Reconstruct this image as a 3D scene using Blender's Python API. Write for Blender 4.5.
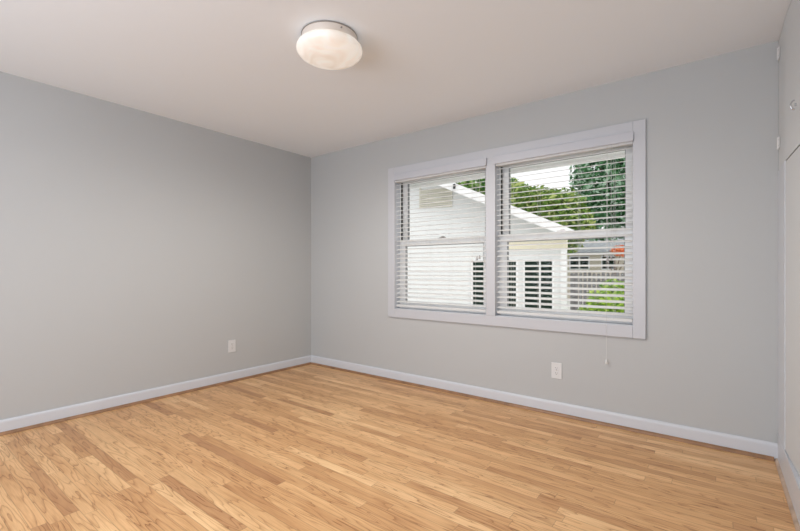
import bpy, bmesh, math, random
from mathutils import Vector, Matrix, noise
scene = bpy.context.scene
for o in list(bpy.data.objects): bpy.data.objects.remove(o, do_unlink=True)
COL = scene.collection

# ------------------------------------------------------------------ camera
cd = bpy.data.cameras.new('camera'); cam = bpy.data.objects.new('camera', cd); COL.objects.link(cam)
cd.sensor_width = 36.0; cd.lens = 36.0 * 412.0 / 800.0; cd.clip_start = 0.02
cd.shift_y = 4.8 / 800.0
cam.location = (3.813, -3.238, 1.104)
cam.rotation_euler = (math.radians(90), 0, math.radians(37.47))
scene.camera = cam

# ------------------------------------------------------------------ world, sun, added fill light, exposure
vs = scene.view_settings
vs.view_transform = 'Standard'; vs.look = 'None'; vs.gamma = 1.0; vs.exposure = 0.0; vs.use_curve_mapping = False
w = bpy.data.worlds.new('overcast_sky'); scene.world = w; w.use_nodes = True
bgn = w.node_tree.nodes['Background']; bgn.inputs[0].default_value = (0.93, 0.92, 0.93, 1); bgn.inputs[1].default_value = 1.32

def lamp(name, kind, loc, direction, energy, color, **kw):
    d = bpy.data.lights.new(name, kind); d.energy = energy; d.color = color
    for k, v in kw.items(): setattr(d, k, v)
    o = bpy.data.objects.new(name, d); COL.objects.link(o); o.location = loc
    o.rotation_euler = Vector(direction).to_track_quat('-Z', 'Y').to_euler()
    return o
lamp('sun', 'SUN', (8, -4, 12), (-0.55, 0.30, -0.80), 1.5, (1.0, 0.98, 0.95), angle=0.5)
# added fill light behind the camera, just inside the rear opening
lamp('rear_fill_light', 'AREA', (2.3, -4.63, 1.45), (0, 1, 0.02), 58.0, (0.92, 1.0, 1.13), shape='RECTANGLE', size=2.6, size_y=1.7)

# ------------------------------------------------------------------ helpers
def rad(a): return math.radians(a)
class MB:
    def __init__(s): s.v = []; s.f = []
    def add(s, vs_, fs_):
        n = len(s.v); s.v += [tuple(p) for p in vs_]; s.f += [tuple(i + n for i in f) for f in fs_]; return s
    def box(s, a, b, M=None):
        (x0, y0, z0), (x1, y1, z1) = a, b
        x0, x1 = min(x0, x1), max(x0, x1); y0, y1 = min(y0, y1), max(y0, y1); z0, z1 = min(z0, z1), max(z0, z1)
        p = [(x0,y0,z0),(x1,y0,z0),(x1,y1,z0),(x0,y1,z0),(x0,y0,z1),(x1,y0,z1),(x1,y1,z1),(x0,y1,z1)]
        if M is not None: p = [tuple(M @ Vector(q)) for q in p]
        return s.add(p, [(0,3,2,1),(4,5,6,7),(0,1,5,4),(1,2,6,5),(2,3,7,6),(3,0,4,7)])
    def prism(s, prof, axis, a, b):
        # prof: closed 2-D polygon; extruded along axis 'x', 'y' or 'z' from a to b
        n = len(prof)
        def pt(u, v, t): return {'x': (t, u, v), 'y': (u, t, v), 'z': (u, v, t)}[axis]
        vs_ = [pt(u, v, a) for u, v in prof] + [pt(u, v, b) for u, v in prof]
        fs_ = [tuple(range(n)), tuple(range(2*n-1, n-1, -1))] + [(i, n+i, n+(i+1) % n, (i+1) % n) for i in range(n)]
        return s.add(vs_, fs_)
    def tube(s, p, q, r, n=10, r2=None):
        p = Vector(p); q = Vector(q); r2 = r if r2 is None else r2
        d = (q-p).normalized(); u = d.orthogonal().normalized(); w_ = d.cross(u)
        vs_ = []
        for c, rr in ((p, r), (q, r2)):
            for i in range(n):
                a = 2*math.pi*i/n; vs_.append(c + rr*(math.cos(a)*u + math.sin(a)*w_))
        return s.add(vs_, [tuple(range(n-1, -1, -1)), tuple(range(n, 2*n))] + [(i, (i+1) % n, n+(i+1) % n, n+i) for i in range(n)])
    def lathe(s, prof, c=(0,0,0), n=64):
        vs_ = []; fs_ = []; m = len(prof)
        for r, z in prof:
            for i in range(n):
                a = 2*math.pi*i/n; vs_.append((c[0]+max(r, 1e-5)*math.cos(a), c[1]+max(r, 1e-5)*math.sin(a), c[2]+z))
        for j in range(m-1):
            for i in range(n): fs_.append((j*n+i, j*n+(i+1) % n, (j+1)*n+(i+1) % n, (j+1)*n+i))
        return s.add(vs_, fs_)
    def build(s, name, m, parent=None, bevel=0, smooth=False, M=None):
        me = bpy.data.meshes.new(name); me.from_pydata(s.v, [], s.f); me.validate()
        bm = bmesh.new(); bm.from_mesh(me); bmesh.ops.recalc_face_normals(bm, faces=bm.faces); bm.to_mesh(me); bm.free()
        if M is not None: me.transform(M)
        me.materials.append(m)
        if smooth:
            for p in me.polygons: p.use_smooth = True
        o = bpy.data.objects.new(name, me); COL.objects.link(o)
        if parent is not None:
            o.parent = parent; o.matrix_parent_inverse = Matrix.Translation(-Vector(parent.location)) if parent.type == 'EMPTY' or parent.location.length else Matrix()
        if bevel:
            b = o.modifiers.new('bevel', 'BEVEL'); b.width = bevel; b.segments = 2; b.limit_method = 'ANGLE'; b.angle_limit = rad(40)
        return o
def tag(o, label=None, cat=None, group=None, kind=None):
    for k, v in (('label', label), ('category', cat), ('group', group), ('kind', kind)):
        if v: o[k] = v
    return o
def empty(name, loc):
    o = bpy.data.objects.new(name, None); o.empty_display_size = 0.1; COL.objects.link(o); o.location = loc; return o

# ------------------------------------------------------------------ materials
def mat(name, color, rough=0.5, metal=0.0, spec=0.5, bump=0.0, bscale=60, var=0.0, vscale=3.0):
    m = bpy.data.materials.new(name); m.use_nodes = True; nt = m.node_tree; N = nt.nodes; L = nt.links
    p = N['Principled BSDF']; p.inputs['Base Color'].default_value = (*color, 1); p.inputs['Roughness'].default_value = rough
    p.inputs['Metallic'].default_value = metal; p.inputs['Specular IOR Level'].default_value = spec
    tc = N.new('ShaderNodeTexCoord')
    if var:
        n = N.new('ShaderNodeTexNoise'); n.inputs['Scale'].default_value = vscale; n.inputs['Detail'].default_value = 5
        r = N.new('ShaderNodeValToRGB'); r.color_ramp.elements[0].position = 0.3; r.color_ramp.elements[1].position = 0.7
        r.color_ramp.elements[0].color = (*[c*(1-var) for c in color], 1); r.color_ramp.elements[1].color = (*[min(1, c*(1+var)) for c in color], 1)
        L.new(tc.outputs['Object'], n.inputs['Vector']); L.new(n.outputs['Fac'], r.inputs['Fac']); L.new(r.outputs['Color'], p.inputs['Base Color'])
    if bump:
        n2 = N.new('ShaderNodeTexNoise'); n2.inputs['Scale'].default_value = bscale; n2.inputs['Detail'].default_value = 3
        b = N.new('ShaderNodeBump'); b.inputs['Strength'].default_value = bump; b.inputs['Distance'].default_value = 0.002
        L.new(tc.outputs['Object'], n2.inputs['Vector']); L.new(n2.outputs['Fac'], b.inputs['Height']); L.new(b.outputs['Normal'], p.inputs['Normal'])
    return m
M_wall = mat('grey_wall_paint', (0.49, 0.50, 0.50), 0.75, spec=0.25, bump=0.06, bscale=180)
M_ceil = mat('ceiling_paint', (0.85, 0.885, 0.92), 0.85, spec=0.2, bump=0.06, bscale=140)
M_trim = mat('white_trim_paint', (0.62, 0.64, 0.68), 0.38, spec=0.45)
M_casing = mat('window_casing_paint', (0.54, 0.55, 0.58), 0.38, spec=0.4)
M_closet = mat('closet_white_paint', (0.64, 0.655, 0.66), 0.5, spec=0.4, bump=0.03, bscale=90)
M_vinyl = mat('white_vinyl', (0.86, 0.86, 0.85), 0.35)
M_slat = mat('blind_slat_white', (0.90, 0.90, 0.89), 0.40)
def translucent(m, col, f):
    nt = m.node_tree; p = nt.nodes['Principled BSDF']; t = nt.nodes.new('ShaderNodeBsdfTranslucent'); t.inputs[0].default_value = (*col, 1)
    x = nt.nodes.new('ShaderNodeMixShader'); x.inputs[0].default_value = f
    nt.links.new(p.outputs[0], x.inputs[1]); nt.links.new(t.outputs[0], x.inputs[2]); nt.links.new(x.outputs[0], nt.nodes['Material Output'].inputs[0])
translucent(M_slat, (0.97, 0.97, 0.97), 0.42)
M_valance = mat('blind_valance_white', (0.52, 0.53, 0.57), 0.42)
M_cord = mat('blind_cord', (0.72, 0.72, 0.70), 0.7)
M_dark = mat('dark_parts_and_gap_shade', (0.03, 0.03, 0.03), 0.6)  # dark fittings, and the shade painted into door gap and sash tracks
M_plate = mat('outlet_plastic', (0.70, 0.70, 0.70), 0.35)
M_metal = mat('brushed_nickel', (0.42, 0.38, 0.35), 0.35, metal=1.0)
M_base = mat('satin_cream_metal', (0.78, 0.70, 0.63), 0.42, metal=0.3)
M_chrome = mat('chrome', (0.55, 0.56, 0.58), 0.2, metal=1.0)
M_shoe = mat('oak_shoe_moulding', (0.29, 0.155, 0.078), 0.4, var=0.25, vscale=12)
M_shoe2 = mat('worn_pale_shoe_moulding', (0.50, 0.36, 0.26), 0.4, var=0.3, vscale=10)
M_ext = mat('exterior_own_white', (0.92, 0.92, 0.90), 0.6)
M_roof = mat('pale_roofing', (0.70, 0.69, 0.67), 0.8, var=0.1, vscale=8)
M_cream = mat('cream_board', (0.78, 0.72, 0.55), 0.6)
M_vent = mat('beige_louvre', (0.58, 0.56, 0.47), 0.6)
M_white_ext = mat('white_board', (0.80, 0.80, 0.80), 0.5)
M_fence = mat('weathered_fence', (0.20, 0.195, 0.19), 0.85, var=0.35, vscale=6)
M_bounce_ground = mat('pale_bounce_ground', (0.74, 0.73, 0.70), 0.9, var=0.08, vscale=4)  # ground out of view, made pale to bounce light onto soffit and blinds
M_far_wall = mat('far_house_beige', (0.66, 0.60, 0.50), 0.7)
M_far_roof = mat('far_grey_shingles', (0.33, 0.35, 0.37), 0.85, var=0.15, vscale=5)
M_bark = mat('bark', (0.16, 0.11, 0.08), 0.9, var=0.3, vscale=9)

def siding_mat(name, color, pitch=0.15):
    m = mat(name, color, 0.55, spec=0.3); nt = m.node_tree; N = nt.nodes; L = nt.links; p = N['Principled BSDF']
    tc = N.new('ShaderNodeTexCoord'); sx = N.new('ShaderNodeSeparateXYZ'); L.new(tc.outputs['Object'], sx.inputs[0])
    d = N.new('ShaderNodeMath'); d.operation = 'DIVIDE'; d.inputs[1].default_value = pitch; L.new(sx.outputs['Z'], d.inputs[0])
    f = N.new('ShaderNodeMath'); f.operation = 'FRACT'; L.new(d.outputs[0], f.inputs[0])
    b = N.new('ShaderNodeBump'); b.inputs['Strength'].default_value = 1.0; b.inputs['Distance'].default_value = -0.02; L.new(f.outputs[0], b.inputs['Height']); L.new(b.outputs[0], p.inputs['Normal'])
    return m
M_siding = siding_mat('white_lap_siding', (0.72, 0.73, 0.72))

def glass_mat(name, tint=(0.97, 0.98, 0.98), gl=1.0):
    m = bpy.data.materials.new(name); m.use_nodes = True; nt = m.node_tree; N = nt.nodes; L = nt.links; N.clear()
    out = N.new('ShaderNodeOutputMaterial'); t = N.new('ShaderNodeBsdfTransparent'); t.inputs[0].default_value = (*tint, 1)
    g = N.new('ShaderNodeBsdfGlossy'); g.inputs['Roughness'].default_value = 0.02
    fr = N.new('ShaderNodeFresnel'); fr.inputs[0].default_value = 1.12
    mx = N.new('ShaderNodeMixShader'); L.new(fr.outputs[0], mx.inputs[0]); L.new(t.outputs[0], mx.inputs[1]); L.new(g.outputs[0], mx.inputs[2]); L.new(mx.outputs[0], out.inputs[0])
    return m
M_glass = glass_mat('window_glass')
M_darkglass = mat('dark_house_glass', (0.015, 0.030, 0.022), 0.35, spec=0.12, var=0.5, vscale=6)

def leaf_mat(name, c1, c2, c3):
    m = bpy.data.materials.new(name); m.use_nodes = True; nt = m.node_tree; N = nt.nodes; L = nt.links
    p = N['Principled BSDF']; p.inputs['Roughness'].default_value = 0.6; p.inputs['Specular IOR Level'].default_value = 0.3
    g = N.new('ShaderNodeNewGeometry'); r = N.new('ShaderNodeValToRGB'); e = r.color_ramp.elements
    e[0].color = (*c1, 1); e[1].color = (*c3, 1); k = e.new(0.5); k.color = (*c2, 1)
    L.new(g.outputs['Random Per Island'], r.inputs['Fac']); L.new(r.outputs['Color'], p.inputs['Base Color'])
    tr = N.new('ShaderNodeBsdfTranslucent'); L.new(r.outputs['Color'], tr.inputs[0])
    mx = N.new('ShaderNodeMixShader'); mx.inputs[0].default_value = 0.35
    L.new(p.outputs[0], mx.inputs[1]); L.new(tr.outputs[0], mx.inputs[2]); L.new(mx.outputs[0], N['Material Output'].inputs[0])
    return m
M_leaf_yel = leaf_mat('yellow_green_leaves', (0.07, 0.15, 0.02), (0.17, 0.31, 0.05), (0.55, 0.60, 0.22))
M_leaf_dk = leaf_mat('dark_green_leaves', (0.02, 0.09, 0.03), (0.09, 0.28, 0.10), (0.62, 0.82, 0.66))
M_leaf_mid = leaf_mat('mid_green_leaves', (0.04, 0.13, 0.03), (0.15, 0.32, 0.06), (0.45, 0.60, 0.20))
M_leaf_br = leaf_mat('bright_green_leaves', (0.08, 0.22, 0.03), (0.32, 0.52, 0.06), (0.75, 0.90, 0.20))
M_leaf_or = leaf_mat('orange_leaves', (0.70, 0.16, 0.05), (0.95, 0.32, 0.12), (1.0, 0.50, 0.25))

def floor_mat():
    m = bpy.data.materials.new('oak_strip_floor'); m.use_nodes = True; nt = m.node_tree; N = nt.nodes; L = nt.links
    p = N['Principled BSDF']; p.inputs['Roughness'].default_value = 0.36; p.inputs['Specular IOR Level'].default_value = 0.28
    def V(x): return x
    def math_(op, a, b=None, c=None):
        n = N.new('ShaderNodeMath'); n.operation = op
        for i, x in enumerate((a, b, c)):
            if x is None: continue
            if isinstance(x, (int, float)): n.inputs[i].default_value = x
            else: L.new(x, n.inputs[i])
        return n.outputs[0]
    def comb(a, b, c):
        n = N.new('ShaderNodeCombineXYZ')
        for i, x in enumerate((a, b, c)):
            if isinstance(x, (int, float)): n.inputs[i].default_value = x
            else: L.new(x, n.inputs[i])
        return n.outputs[0]
    def white(v):
        n = N.new('ShaderNodeTexWhiteNoise'); n.noise_dimensions = '3D'; L.new(v, n.inputs['Vector']); return n
    def nz(v, scale=1, detail=4, rough=0.5, dist=0.0):
        n = N.new('ShaderNodeTexNoise'); n.inputs['Scale'].default_value = scale; n.inputs['Detail'].default_value = detail
        n.inputs['Roughness'].default_value = rough; n.inputs['Distortion'].default_value = dist; L.new(v, n.inputs['Vector']); return n.outputs['Fac']
    tc = N.new('ShaderNodeTexCoord'); s = N.new('ShaderNodeSeparateXYZ'); L.new(tc.outputs['Object'], s.inputs[0])
    x, y = s.outputs['X'], s.outputs['Y']
    W = 0.0572
    ry = math_('DIVIDE', y, W); row = math_('FLOOR', ry); fy = math_('FRACT', ry)
    wr = white(comb(row, 7.3, 1.0)); off = math_('MULTIPLY', wr.outputs['Value'], 3.0)
    wr2 = white(comb(row, 2.1, 5.0)); ln = math_('MULTIPLY_ADD', wr2.outputs['Value'], 0.55, 0.55)
    rx = math_('DIVIDE', math_('ADD', x, off), ln); colm = math_('FLOOR', rx); fx = math_('FRACT', rx)
    pid = comb(row, colm, 3.0); wp = white(pid); rnd = wp.outputs['Value']
    sc = N.new('ShaderNodeSeparateColor'); L.new(wp.outputs['Color'], sc.inputs[0]); rnd2, rnd3 = sc.outputs[1], sc.outputs[2]
    seed = math_('MULTIPLY', rnd2, 57.0)
    # plank tone
    ramp = N.new('ShaderNodeValToRGB'); e = ramp.color_ramp.elements
    e[0].position = 0.0; e[0].color = (0.47, 0.24, 0.108, 1); e[1].position = 1.0; e[1].color = (0.78, 0.49, 0.245, 1)
    for pos, c in ((0.07, (0.58, 0.315, 0.14)), (0.4, (0.67, 0.382, 0.176)), (0.8, (0.72, 0.43, 0.205))):
        k = e.new(pos); k.color = (*c, 1)
    L.new(rnd, ramp.inputs['Fac'])
    # cathedral figure: contour lines of a stretched noise
    base = nz(comb(math_('MULTIPLY', x, 1.5), math_('MULTIPLY', y, 14.0), seed), 1, 2.2, 0.45, 0.12)
    freq = math_('MULTIPLY_ADD', rnd3, 9.0, 6.0)
    fr = math_('FRACT', math_('MULTIPLY', base, freq))
    cr = N.new('ShaderNodeValToRGB'); ce = cr.color_ramp.elements
    ce[0].position = 0.0; ce[0].color = (1, 1, 1, 1); ce[1].position = 1.0; ce[1].color = (0.15, 0.15, 0.15, 1)
    k = ce.new(0.10); k.color = (0.40, 0.40, 0.40, 1); k = ce.new(0.40); k.color = (0, 0, 0, 1); k = ce.new(0.85); k.color = (0, 0, 0, 1)
    L.new(fr, cr.inputs['Fac'])
    # fine straight fibre and pores
    fib = nz(comb(math_('MULTIPLY', x, 9.0), math_('MULTIPLY', y, 260.0), seed), 1, 5, 0.65)
    blo = nz(comb(math_('MULTIPLY', x, 1.6), math_('MULTIPLY', y, 9.0), seed), 1, 3, 0.5)
    f1 = math_('MULTIPLY', cr.outputs['Color'], math_('MULTIPLY_ADD', rnd3, 0.32, 0.34))
    f2 = math_('MULTIPLY', math_('SUBTRACT', fib, 0.5), 0.7)
    f3 = math_('MULTIPLY', math_('SUBTRACT', blo, 0.5), 0.75)
    tot = math_('SUBTRACT', math_('ADD', math_('ADD', 1.0, f2), f3), f1)
    tint = N.new('ShaderNodeMix'); tint.data_type = 'RGBA'; tint.blend_type = 'MULTIPLY'; tint.inputs['Factor'].default_value = 1.0
    # darker grain also redder: raise channels to different strength
    cg = comb(math_('POWER', tot, 0.85), math_('POWER', tot, 1.15), math_('POWER', tot, 1.4))
    L.new(ramp.outputs['Color'], tint.inputs[6]); L.new(cg, tint.inputs[7])
    # gaps between strips
    ey = math_('MINIMUM', fy, math_('SUBTRACT', 1.0, fy)); ey = math_('MULTIPLY', ey, W)
    ex = math_('MULTIPLY', math_('MINIMUM', fx, math_('SUBTRACT', 1.0, fx)), ln)
    gap = math_('MINIMUM', ey, ex); gm = N.new('ShaderNodeMapRange'); gm.inputs['From Min'].default_value = 0.0003; gm.inputs['From Max'].default_value = 0.0018
    gm.inputs['To Min'].default_value = 0.62; gm.inputs['To Max'].default_value = 1.0; L.new(gap, gm.inputs['Value'])
    t2 = N.new('ShaderNodeMix'); t2.data_type = 'RGBA'; t2.blend_type = 'MULTIPLY'; t2.inputs['Factor'].default_value = 1.0
    L.new(tint.outputs[2], t2.inputs[6]); L.new(gm.outputs[0], t2.inputs[7]); L.new(t2.outputs[2], p.inputs['Base Color'])
    b = N.new('ShaderNodeBump'); b.inputs['Strength'].default_value = 0.12; b.inputs['Distance'].default_value = 0.001
    L.new(math_('ADD', math_('MULTIPLY', gm.outputs[0], 0.8), math_('MULTIPLY', fib, 0.2)), b.inputs['Height']); L.new(b.outputs[0], p.inputs['Normal'])
    return m
M_floor = floor_mat()

def shade_mat():
    m = bpy.data.materials.new('lit_alabaster_glass'); m.use_nodes = True; nt = m.node_tree; N = nt.nodes; L = nt.links
    p = N['Principled BSDF']; p.inputs['Base Color'].default_value = (0.75, 0.72, 0.68, 1); p.inputs['Roughness'].default_value = 0.25
    tc = N.new('ShaderNodeTexCoord'); n = N.new('ShaderNodeTexNoise'); n.inputs['Scale'].default_value = 7.0; n.inputs['Detail'].default_value = 1.5; n.inputs['Distortion'].default_value = 1.5
    L.new(tc.outputs['Object'], n.inputs['Vector'])
    r = N.new('ShaderNodeValToRGB'); e = r.color_ramp.elements; e[0].position = 0.32; e[0].color = (0.70, 0.56, 0.42, 1); e[1].position = 0.62; e[1].color = (0.93, 0.86, 0.78, 1)
    L.new(n.outputs['Fac'], r.inputs['Fac']); L.new(r.outputs['Color'], p.inputs['Emission Color']); p.inputs['Emission Strength'].default_value = 0.40
    return m
M_shade = shade_mat()

# ------------------------------------------------------------------ room shell
W_, H_, YR, T = 4.10, 2.44, -4.7, 0.15
def st(o, label): return tag(o, label, 'room', kind='structure')
st(MB().box((-T, YR-T, -0.12), (4.75, T, 0)).build('floor', M_floor), 'light oak strip floor')
st(MB().box((-T, YR-T, H_), (4.75, T, H_+0.12)).build('ceiling', M_ceil), 'off white painted ceiling')
st(MB().box((-T, YR-T, 0), (0, T, H_)).build('wall_left', M_wall), 'plain grey wall on the left')
b = MB()   # window wall with one rough opening
OX0, OX1, OZ0, OZ1 = 1.255, 3.375, 0.705, 2.06
b.box((0, 0, 0), (OX0, T, H_)); b.box((OX1, 0, 0), (4.75, T, H_)); b.box((OX0, 0, 0), (OX1, T, OZ0)); b.box((OX0, 0, OZ1), (OX1, T, H_))
st(b.build('wall_back', M_wall), 'grey wall with the double window')
b = MB()   # wall behind the camera with an opening added for the fill window
b.box((0, YR-T, 0), (0.3, YR, H_)); b.box((3.7, YR-T, 0), (4.75, YR, H_)); b.box((0.3, YR-T, 0), (3.7, YR, 0.5)); b.box((0.3, YR-T, 2.35), (3.7, YR, H_))
st(b.build('wall_front', M_wall), 'grey wall behind the viewer')
st(MB().box((4.60, YR, 0), (4.75, 0, H_)).build('wall_right', M_closet), 'back wall of the closet on the right')
# rear window, invented to carry the fill light
r = empty('window_3', (2.0, YR-0.08, 0.5)); st(r, 'added window behind the viewer for the fill light')
b = MB(); b.box((0.3, YR-0.12, 0.5), (0.36, YR-0.04, 2.35)); b.box((3.64, YR-0.12, 0.5), (3.7, YR-0.04, 2.35)); b.box((0.36, YR-0.12, 0.5), (3.64, YR-0.04, 0.56)); b.box((0.36, YR-0.12, 2.29), (3.64, YR-0.04, 2.35)); b.box((1.97, YR-0.12, 0.56), (2.03, YR-0.04, 2.29))
b.build('window_frame', M_vinyl, r)
MB().box((0.36, YR-0.085, 0.56), (3.64, YR-0.08, 2.29)).build('window_glass', M_glass, r)
# own roof overhang, plus an unseen rear eave added to block sun
b = MB(); b.box((-0.6, T, 2.075), (5.2, 0.60, 2.10)); b.box((-0.6, 0.575, 2.038), (5.2, 0.605, 2.22))
st(b.build('eave_soffit', M_ext), 'white soffit of the roof above the window')
b = MB(); b.box((-0.6, YR-1.2, 2.38), (5.2, YR-T, 2.46))
st(b.build('rear_sun_blocker', M_ext), 'added unseen eave behind the viewer, blocks the sun')

# ------------------------------------------------------------------ baseboards with shoe moulding
def base_profile(d, h): return [(0, 0), (d, 0), (d, h-0.018), (d*0.85, h-0.007), (d*0.45, h), (0, h)]
def shoe_profile(d, r_): return [(d, 0)] + [(d + r_*math.cos(rad(a)), r_*math.sin(rad(a))) for a in range(0, 91, 15)]
BH = 0.098
o = MB().prism([(-u, v) for u, v in base_profile(0.015, BH)], 'x', 0.0, W_-0.001).build('baseboard_back', M_trim); st(o, 'white baseboard under the window wall')
MB().prism([(-u, v) for u, v in shoe_profile(0.015, 0.020)], 'x', 0.036, W_-0.019).build('shoe_moulding', M_shoe, o, smooth=False)
o = MB().prism(base_profile(0.015, BH), 'y', YR, -0.015).build('baseboard_left', M_trim); st(o, 'white baseboard along the left wall')
MB().prism(shoe_profile(0.015, 0.020), 'y', YR, -0.015).build('shoe_moulding', M_shoe, o)
o = MB().prism([(W_-u, v) for u, v in base_profile(0.003, 0.16)], 'y', YR, -0.015)
o.box((W_, YR, 0.0), (W_+0.035, -0.015, 0.158))
o = o.build('baseboard_right', M_trim); st(o, 'tall white base rail under the closet front')
MB().prism([(W_-u, v) for u, v in shoe_profile(0.003, 0.015)], 'y', YR, -0.015).build('shoe_moulding', M_shoe2, o)

# ------------------------------------------------------------------ closet front on the right
o = MB().box((W_+0.0, -0.285, 0.16), (W_+0.035, -0.001, 1.6795)).build('trim_1', M_trim); st(o, 'white closet stile beside the room corner')
MB().box((W_+0.004, -0.30, 0.16), (W_+0.030, -0.286, 1.6795)).build('reveal_strip', M_closet, o)
Mr = Matrix.Translation((W_+0.003, -0.302, 0)) @ Matrix.Rotation(rad(2.4), 4, 'Z')
o = MB()
o.box((W_+0.003, -0.3035, 1.68), (W_+0.022, -0.004, 2.437))
o.box((0, -1.50, 1.68), (0.019, 0, 2.437), M=Mr)
o = o.build('overhead_cabinet_door', M_closet)
cab = empty('overhead_cabinet', (W_+0.02, -0.65, 1.68))
o.parent = cab; o.matrix_parent_inverse = Matrix.Translation(-cab.location); o.name = 'door'
tag(cab, 'white flush overhead cabinet door above the closet panel, hinged at the corner', 'cabinet')
for z in (2.345, 1.832):
    b = MB(); b.box((W_-0.003, -0.075, z-0.032), (W_+0.001, -0.018, z+0.032)); b.tube((W_-0.004, -0.046, z-0.034), (W_-0.004, -0.046, z+0.034), 0.005, 12)
    h = b.build('hinge', M_plate, cab, bevel=0.0008)
    for zz in (z-0.016, z+0.016):
        for yy in (-0.062, -0.030): MB().tube((W_-0.0045, yy, zz), (W_-0.0028, yy, zz), 0.0032, 8).build('screw', M_chrome, h)
b = MB(); c = Vector((W_-0.001, -0.70, 1.845))
b.tube(c, c+Vector((-0.006, 0, 0)), 0.007, 16)
kn = b.build('handle', M_chrome, cab)
b = MB(); n = 14
pts = [c+Vector((-0.006-0.013*math.sin(math.pi*i/n), 0, 0.021*math.cos(math.pi*i/n))) for i in range(n+1)]
for i in range(n): b.tube(pts[i], pts[i+1], 0.003, 8)
b.build('handle_ring', M_chrome, kn)
cl = empty('closet_door', (W_+0.006, -0.30, 0.165))
tag(cl, 'white flush closet panel below the overhead cabinet, beside the corner stile', 'door')
MB().box((0, -1.45, 0.162), (0.022, 0, 1.673)).build('door_panel', M_closet, cl, bevel=0.0015, M=Mr)
MB().box((0.002, -1.45, 1.6733), (0.018, 0, 1.6785)).build('gap_shade_strip', M_dark, cl, M=Mr)  # dark strip standing in for shade in the gap under the cabinet
cl2 = MB().box((W_+0.09, YR+0.01, 0.02), (W_+0.112, -1.70, 1.95)).build('closet_door', M_closet, bevel=0.0015)
tag(cl2, 'white sliding closet panel further along the right side, nearest the viewer', 'door')

# ------------------------------------------------------------------ window: casing, frames, sashes
VX = [(1.275, 2.265), (2.345, 3.365)]; SZ, HZ = 0.725, 2.045
b = MB()
CX0, CX1, CZ0, CZ1, D = 1.191, 3.437, 0.637, 2.128, -0.018
b.box((CX0, D, CZ0), (1.275, 0, CZ1)); b.box((3.360, D, CZ0), (CX1, 0, CZ1))
b.box((1.275, D, 2.05), (3.360, 0, CZ1)); b.box((1.275, D, CZ0), (3.360, 0, 0.722)); b.box((2.262, D, 0.722), (2.347, 0, 2.05))
cas = b.build('trim_2', M_casing, bevel=0.003); st(cas, 'white casing around the double window')
b = MB()
b.box((OX0, 0, OZ0), (OX1, T, SZ)); b.box((OX0, 0, HZ), (OX1, T, OZ1)); b.box((OX0, 0, SZ), (1.275, T, HZ)); b.box((3.365, 0, SZ), (OX1, T, HZ)); b.box((2.265, 0, SZ), (2.345, T, HZ))
b.build('jamb', M_trim, cas)
for wi, (x0, x1) in enumerate(VX):
    r = empty('window_%d' % (wi+1), ((x0+x1)/2, 0.1, SZ)); st(r, ['left white double hung window', 'right white double hung window'][wi])
    b = MB(); fw = 0.013
    b.box((x0, 0.070, SZ), (x0+fw, 0.15, HZ)); b.box((x1-fw, 0.070, SZ), (x1, 0.15, HZ)); b.box((x0+fw, 0.070, SZ), (x1-fw, 0.15, SZ+0.022)); b.box((x0+fw, 0.070, HZ-0.028), (x1-fw, 0.15, HZ))
    b.build('window_frame', M_vinyl, r, bevel=0.002)
    b = MB(); b.box((x0+fw, 0.074, 1.412), (x0+fw+0.004, 0.098, HZ-0.03)); b.box((x1-fw-0.004, 0.074, 1.412), (x1-fw, 0.098, HZ-0.03)); b.build('track_shade_strip', M_dark, r)  # dark strips painted as the shade inside the open sash tracks
    def sash(name, ya, yb, z0, z1, lo, hi):
        s = 0.054; xa, xb = x0+fw+0.001, x1-fw-0.001
        b = MB(); b.box((xa, ya, z0), (xa+s, yb, z1)); b.box((xb-s, ya, z0), (xb, yb, z1)); b.box((xa+s, ya, z0), (xb-s, yb, z0+lo)); b.box((xa+s, ya, z1-hi), (xb-s, yb, z1))
        o = b.build(name, M_vinyl, r, bevel=0.002)
        ym = (ya+yb)/2
        b = MB(); g = 0.004
        b.box((xa+s, ya+0.002, z0+lo), (xa+s+g, yb-0.002, z1-hi)); b.box((xb-s-g, ya+0.002, z0+lo), (xb-s, yb-0.002, z1-hi)); b.box((xa+s+g, ya+0.002, z1-hi-g), (xb-s-g, yb-0.002, z1-hi))
        b.build('gasket', mat_gasket, o)
        MB().box((xa+s+g, ym-0.002, z0+lo), (xb-s-g, ym+0.002, z1-hi-g)).build('pane', M_glass, o)
        return o
    mat_gasket = bpy.data.materials.get('grey_gasket') or mat('grey_gasket', (0.30, 0.31, 0.31), 0.6)
    sash('upper_sash', 0.110, 0.142, 1.368, HZ-0.029, 0.040, 0.036)
    lo = sash('lower_sash', 0.074, 0.106, SZ+0.023, 1.408, 0.050, 0.062)
    xc = (x0+x1)/2
    b = MB(); b.box((xc-0.03, 0.078, 1.408), (xc+0.03, 0.100, 1.416)); b.tube((xc, 0.089, 1.416), (xc, 0.089, 1.424), 0.009, 12); b.box((xc-0.004, 0.070, 1.417), (xc+0.022, 0.092, 1.423))
    b.build('sash_lock', M_metal, lo)

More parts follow.
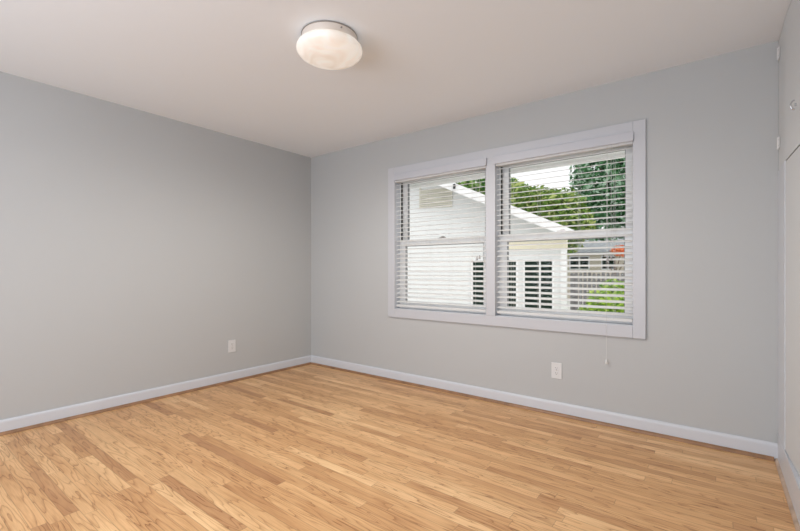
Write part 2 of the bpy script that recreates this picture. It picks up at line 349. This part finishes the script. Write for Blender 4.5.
# ------------------------------------------------------------------ blinds
def blind(x0, x1, vx0, vx1, lad, label, cordx, cord_z, tiltx, tilt_z):
    r = empty('window_blind', ((x0+x1)/2, 0.03, SZ+0.005)); tag(r, label, 'blind', 'faux wood window blinds')
    b = MB(); b.box((vx0, -0.036, 1.990), (vx1, -0.026, 2.056)); b.box((vx0, -0.026, 1.990), (vx0+0.008, -0.0185, 2.056)); b.box((vx1-0.008, -0.026, 1.990), (vx1, -0.0185, 2.056))
    b.build('valance', M_valance, r, bevel=0.003)
    MB().box((x0+0.004, -0.017, 1.975), (x1-0.004, 0.048, 2.035)).build('headrail', M_slat, r, bevel=0.002)
    b = MB(); tilt = rad(14); a0, a1 = x0+0.008, x1-0.008
    z = 0.795
    zs = []
    while z < 1.965: zs.append(z); z += 0.0430
    for z in zs:
        n = 6; top = []; bot = []
        for i in range(n+1):
            u = -0.025 + 0.05*i/n; cz = 0.0022*(1-(u/0.025)**2)
            y_, z_ = u*math.cos(tilt) - cz*math.sin(tilt), u*math.sin(tilt) + cz*math.cos(tilt)
            top.append((0.028+y_, z+z_+0.0016)); bot.append((0.028+y_, z+z_-0.0016))
        b.prism(top + bot[::-1], 'x', a0, a1)
    b.build('slats', M_slat, r)
    MB().box((a0, 0.003, SZ+0.018), (a1, 0.053, SZ+0.040)).build('bottom_rail', M_slat, r, bevel=0.003)
    for x in lad:
        b = MB()
        for yy in (0.0015, 0.0545): b.tube((x, yy, SZ+0.035), (x, yy, 1.98), 0.0009, 6)
        for z in zs: b.tube((x, 0.0015, z-0.0085), (x, 0.0545, z+0.0055), 0.0006, 4)
        b.build('ladder_cord', M_cord, r)
    b = MB()
    b.tube((cordx, -0.0225, 1.988), (cordx, -0.0225, cord_z+0.03), 0.0009, 6)
    c = b.build('lift_cord', M_cord, r)
    b = MB().lathe([(0, 0.036), (0.003, 0.036), (0.006, 0.020), (0.0085, 0.002), (0.007, 0), (0, 0)], (cordx, -0.0225, cord_z), 16); b.build('tassel', M_slat, c, smooth=True)
    b = MB()
    for dx in (-0.012, 0.012): b.tube((tiltx+dx, -0.0235, 1.988), (tiltx+dx, -0.0235, tilt_z+0.03+(0.01 if dx > 0 else 0)), 0.0011, 6)
    c = b.build('tilt_cord', M_cord, r)
    b = MB()
    for dx in (-0.012, 0.012): b.lathe([(0, 0.036), (0.003, 0.036), (0.006, 0.020), (0.0085, 0.002), (0.007, 0), (0, 0)], (tiltx+dx, -0.0235, tilt_z+(0.01 if dx > 0 else 0)), 16)
    b.build('tassel', mat('cord_tassel_grey', (0.42, 0.40, 0.40), 0.5), c, smooth=True)
blind(1.277, 2.263, 1.284, 2.274, (1.41, 1.65, 1.89, 2.13), 'white horizontal blind hanging in the left window, white siding behind it', 2.135, 1.17, 2.195, 1.19)
blind(2.347, 3.363, 2.336, 3.366, (2.48, 2.70, 3.0, 3.24), 'white horizontal blind hanging in the right window, green trees behind it', 3.196, 0.44, 3.215, 1.17)

# ------------------------------------------------------------------ outlets
def outlet(M, label):
    loc = M.translation
    r = empty('wall_outlet', loc); tag(r, label, 'outlet', 'wall outlets')
    MB().box((-0.039, -0.006, -0.061), (0.039, 0, 0.061)).build('cover_plate', M_plate, r, bevel=0.0025, M=M)
    for dz in (-0.0195, 0.0195):
        prof = []
        for i in range(24):
            a = 2*math.pi*i/24; prof.append((0.0172*math.cos(a), max(-0.0135, min(0.0135, 0.0172*math.sin(a)))+dz))
        o = MB().prism(prof, 'y', -0.0085, -0.0055).build('receptacle', M_plate, r, M=M)
        b = MB(); b.box((-0.0075, -0.0090, dz-0.001), (-0.0055, -0.0084, dz+0.008)); b.box((0.0055, -0.0090, dz), (0.0075, -0.0084, dz+0.007)); b.tube((0, -0.0090, dz-0.007), (0, -0.0084, dz-0.007), 0.0026, 10)
        b.build('slots', M_dark, o, M=M)
    MB().tube((0, -0.0068, 0), (0, -0.0055, 0), 0.003, 10).build('screw', M_chrome, r, M=M)
outlet(Matrix.Translation((2.845, 0, 0.335)), 'white duplex outlet low on the window wall below the right window')
outlet(Matrix.Translation((0, -1.008, 0.352)) @ Matrix.Rotation(rad(90), 4, 'Z'), 'white duplex outlet low on the left wall near the corner')

# ------------------------------------------------------------------ ceiling lamp
LX, LY = 2.060, -1.612
r = empty('ceiling_lamp', (LX, LY, H_)); tag(r, 'round flush ceiling lamp with glowing frosted glass shade and nickel rim', 'ceiling lamp')
MB().lathe([(0, -0.001), (0.152, -0.001), (0.157, -0.006), (0.157, -0.040), (0.152, -0.046), (0, -0.046)], (LX, LY, H_), 72).build('mounting_base', M_base, r, smooth=False)
MB().lathe([(0.1572, -0.002), (0.1595, -0.003), (0.1595, -0.0075), (0.1572, -0.0085)], (LX, LY, H_), 72).build('rim', M_metal, r)
prof = [(0.145, -0.047), (0.160, -0.049), (0.174, -0.055), (0.183, -0.066), (0.186, -0.078), (0.183, -0.091), (0.172, -0.104), (0.150, -0.117), (0.115, -0.128), (0.07, -0.135), (0.03, -0.138), (0, -0.1385)]
sh = MB().lathe(prof, (LX, LY, H_), 80).build('glass_shade', M_shade, r, smooth=True)
MB().lathe([(0, -0.0395), (0.003, -0.040), (0, -0.043)], (LX, LY, H_), 8)
a = rad(-20); MB().tube((LX+0.150*math.cos(a), LY+0.150*math.sin(a), H_-0.025), (LX+0.166*math.cos(a), LY+0.166*math.sin(a), H_-0.025), 0.004, 10).build('screw', M_metal, r)

lamp('ceiling_lamp_light', 'SPOT', (LX, LY, H_-0.145), (0, 0, -1), 76.0, (1.0, 0.96, 0.90), shadow_soft_size=0.0, spot_size=rad(180), spot_blend=0.6)

# ------------------------------------------------------------------ outside: ground, neighbour house
GZ = -0.60
st(MB().box((-40, T, GZ-0.1), (30, 60, GZ)).build('ground', M_bounce_ground), 'ground outside the window, made pale to bounce light')
st(MB().box((-T, YR-T, GZ), (4.75, T, -0.12)).build('foundation', M_ext), 'foundation under the room')

Mh = Matrix.Translation((1.14, 6.4, 0)) @ Matrix.Rotation(rad(18), 4, 'Z')     # x: along gable wall, y: into the house
hs = empty('neighbour_house', (1.14, 6.4, GZ)); tag(hs, 'white sided house with a low gable roof close behind the windows', 'house')
RS, RX, RZ = 0.459, 0.14, 1.97          # rake slope, eave end, eave top height
PK = -4.2
def rz(s): return RZ + RS*(RX-s) if s > PK else RZ + RS*(RX-PK) - RS*(PK-s)
LFT = 2*PK
gable = [(LFT, GZ), (0, GZ), (0, rz(0)-0.05), (PK, rz(PK)-0.05), (LFT, rz(LFT)-0.05)]
MB().prism(gable, 'y', 0, 7.0).build('wall', M_siding, hs, M=Mh)
e2 = 2*PK-0.14
top = [(RX, rz(RX)), (PK, rz(PK)), (e2, rz(e2))]
MB().prism(top + [(s, z-0.045) for s, z in top[::-1]], 'y', -0.375, 7.3).build('roof', M_roof, hs, M=Mh)
MB().prism(top + [(s, z-0.21) for s, z in top[::-1]], 'y', -0.40, -0.375).build('rake_board', M_white_ext, hs, M=Mh)
MB().prism([(s, z-0.05) for s, z in top] + [(s, z-0.065) for s, z in top[::-1]], 'y', -0.375, -0.001).build('soffit', M_white_ext, hs, M=Mh)
MB().box((-1.30, -0.05, 1.60), (0.03, -0.001, 1.79)).build('frieze_board', M_cream, hs, M=Mh)
b = MB(); b.box((-3.44, -0.03, 2.67), (-3.40, -0.001, 3.18)); b.box((-2.64, -0.03, 2.67), (-2.60, -0.001, 3.13)); b.box((-3.40, -0.03, 2.67), (-2.64, -0.001, 2.70)); b.box((-3.40, -0.03, 3.10), (-2.64, -0.001, 3.13))
for i in range(8): b.box((-3.40, -0.025, 2.712+i*0.049), (-2.64, -0.003, 2.712+i*0.049+0.040))
b.build('gable_vent', M_vent, hs, M=Mh)
for xa, xb, muls in ((-2.09, -1.09, (-1.59,)), (-0.89, -0.30, (-0.56,))):
    b = MB(); f = 0.05
    b.box((xa-f, -0.035, 0.10), (xa, -0.001, 1.36)); b.box((xb, -0.035, 0.10), (xb+f, -0.001, 1.36)); b.box((xa, -0.035, 1.32), (xb, -0.001, 1.36)); b.box((xa, -0.035, 0.10), (xb, -0.001, 0.14))
    for m_ in muls: b.box((m_-0.02, -0.025, 0.14), (m_+0.02, -0.001, 1.32))
    o = b.build('window', M_white_ext, hs, M=Mh)
    MB().box((xa, -0.012, 0.14), (xb, -0.001, 1.32)).build('pane', M_darkglass, o, M=Mh)
MB().box((-0.12, -0.03, GZ), (0.02, -0.001, 1.60)).build('corner_board', M_white_ext, hs, M=Mh)
b = MB(); b.tube((-2.46, -0.45, 3.02), (-2.46, -0.45, 3.12), 0.03, 10); b.tube((-2.46, -0.45, 3.12), (-2.46, -0.38, 3.14), 0.012, 8)
b.build('eave_lamp', M_dark, hs, M=Mh)

# far house
fh = empty('far_house', (2, 23, GZ)); tag(fh, 'low beige house with a grey shingle roof beyond the fence', 'house')
MB().box((-5.0, 22.6, GZ), (8.0, 28.0, 2.20)).build('wall', M_far_wall, fh)
MB().prism([(22.0, 2.15), (25.3, 3.35), (28.6, 2.15), (28.6, 2.05), (22.0, 2.05)], 'x', -5.4, 8.4).build('roof', M_far_roof, fh)
for xa, xb in ((-3.1, -2.1), (-1.35, -0.75), (0.9, 2.0), (3.4, 4.6)):
    b = MB(); b.box((xa-0.07, 22.54, 1.13), (xa, 22.599, 1.95)); b.box((xb, 22.54, 1.13), (xb+0.07, 22.599, 1.95)); b.box((xa, 22.54, 1.88), (xb, 22.599, 1.95)); b.box((xa, 22.54, 1.13), (xb, 22.599, 1.20)); b.box(((xa+xb)/2-0.03, 22.55, 1.2), ((xa+xb)/2+0.03, 22.599, 1.88))
    o = b.build('window', M_white_ext, fh); MB().box((xa, 22.58, 1.2), (xb, 22.599, 1.88)).build('pane', M_darkglass, o)

# fence
fe = empty('garden_fence', (3, 11, GZ)); tag(fe, 'weathered grey picket fence beyond the round green shrub', 'fence')
b = MB(); x = 0.0; rnd = random.Random(3)
while x < 8.5:
    h = 1.04 + rnd.uniform(-0.02, 0.02); b.prism([(x, GZ+0.06), (x+0.10, GZ+0.06), (x+0.10, h-0.04), (x+0.05, h), (x, h-0.04)], 'y', 10.98, 11.0); x += 0.135
b.box((0.0, 11.0, -0.25), (8.5, 11.05, -0.16)); b.box((0.0, 11.0, 0.66), (8.5, 11.05, 0.75)); b.build('picket_panel', M_fence, fe)
for x in (0.02, 1.7, 3.9, 6.1, 8.3): MB().box((x, 11.05, GZ), (x+0.1, 11.15, 1.0)).build('post', M_fence, fe)

# ------------------------------------------------------------------ foliage
def crown(name, blobs, m, parent, count, size, seed, core=True):
    rn = random.Random(seed); b = MB()
    for (c, rr) in blobs:
        c = Vector(c); k = int(count * (rr[0]*rr[2]) / sum(q[1][0]*q[1][2] for q in blobs))
        for _ in range(k):
            d = Vector((rn.gauss(0, 1), rn.gauss(0, 1), rn.gauss(0, 1))).normalized()
            t = rn.uniform(0.55, 1.0) ** 0.6
            bump = 1 + 0.22*noise.noise(d*2.6 + c*0.7)
            p = c + Vector((d.x*rr[0], d.y*rr[1], d.z*rr[2]))*t*bump
            n_ = (d + Vector((rn.uniform(-1, 1), rn.uniform(-1, 1), rn.uniform(-1, 1)))*0.9).normalized()
            u = n_.orthogonal().normalized(); v = n_.cross(u); a = rn.uniform(0, 6.28); u, v = u*math.cos(a)+v*math.sin(a), v*math.cos(a)-u*math.sin(a)
            s = size*rn.uniform(0.6, 1.3)
            b.add([p-u*s, p-v*s*0.5+n_*s*0.1, p+u*s, p+v*s*0.5+n_*s*0.1], [(0, 1, 2, 3)])
    me = bpy.data.meshes.new(name); me.from_pydata(b.v, [], b.f); me.materials.append(m)
    o = bpy.data.objects.new(name, me); COL.objects.link(o); o.parent = parent; o.matrix_parent_inverse = Matrix.Translation(-parent.location)
    return o
def tree(name, base, height, rad_, blobs, m, count, size, seed, label, cat='tree'):
    r = empty(name, base); tag(r, label, cat)
    crown('foliage', blobs, m, r, count, size, seed)
    b = MB(); B = Vector(base); b.tube(B, B+Vector((0, 0, height)), rad_, 10, rad_*0.5)
    for i in range(5):
        a = i*1.3; b.tube(B+Vector((0, 0, height*0.6)), B+Vector((math.cos(a)*height*0.28, math.sin(a)*height*0.2, height*1.05)), rad_*0.4, 8, rad_*0.12)
    b.build('trunk', M_bark, r)
tree('broadleaf_tree', (-3.0, 16.0, GZ), 4.2, 0.18, [((-3.6, 16, 3.6), (1.9, 1.6, 1.6)), ((-2.1, 15.8, 3.2), (1.6, 1.4, 1.7)), ((-4.9, 16.2, 3.2), (1.5, 1.4, 1.3)), ((-1.2, 15.6, 3.1), (1.0, 1.0, 0.9))], M_leaf_yel, 15000, 0.12, 11, 'rounded yellow green tree just right of the neighbour roof')
tree('shade_tree', (0.6, 19.4, GZ), 6.5, 0.24, [((-0.4, 19.3, 5.4), (1.9, 1.6, 2.1)), ((1.2, 19.3, 6.3), (2.0, 1.7, 2.6)), ((0.2, 19.5, 8.0), (2.0, 1.6, 2.0)), ((1.6, 19.2, 4.0), (1.9, 1.5, 1.6)), ((-0.9, 19.3, 3.9), (1.4, 1.4, 1.4))], M_leaf_dk, 20000, 0.13, 12, 'tall dark green tree at the right edge of the right window')
tree('backyard_tree', (-8.2, 20.0, GZ), 6.0, 0.22, [((-8.6, 20, 6.0), (2.6, 1.6, 2.2)), ((-6.6, 20.2, 4.7), (1.5, 1.3, 1.5)), ((-9.8, 20, 4.2), (2.2, 1.6, 2.2)), ((-7.0, 20, 4.0), (2.0, 1.5, 1.8))], M_leaf_mid, 9000, 0.19, 13, 'mid green tree showing above the roof slope in the left window')
tree('distant_tree', (-7.3, 24.0, GZ), 6.2, 0.16, [((-7.5, 24, 6.1), (1.3, 1.0, 1.4)), ((-6.5, 24, 5.2), (1.0, 0.9, 1.2))], M_leaf_mid, 3500, 0.14, 16, 'small distant green tree peeking out left of the yellow green tree')
tree('orange_maple', (0.1, 18.0, GZ), 2.4, 0.06, [((0.40, 17.9, 2.0), (0.42, 0.4, 0.22))], M_leaf_or, 1400, 0.09, 14, 'small orange leaved maple in front of the far grey roof')
tree('garden_shrub', (2.35, 6.0, GZ), 0.7, 0.04, [((2.25, 6.0, 0.20), (0.62, 0.55, 0.72)), ((1.90, 5.9, -0.05), (0.45, 0.45, 0.58)), ((2.75, 6.1, 0.12), (0.6, 0.5, 0.70))], M_leaf_br, 6500, 0.05, 15, 'bright green rounded shrub in front of the fence', 'shrub')
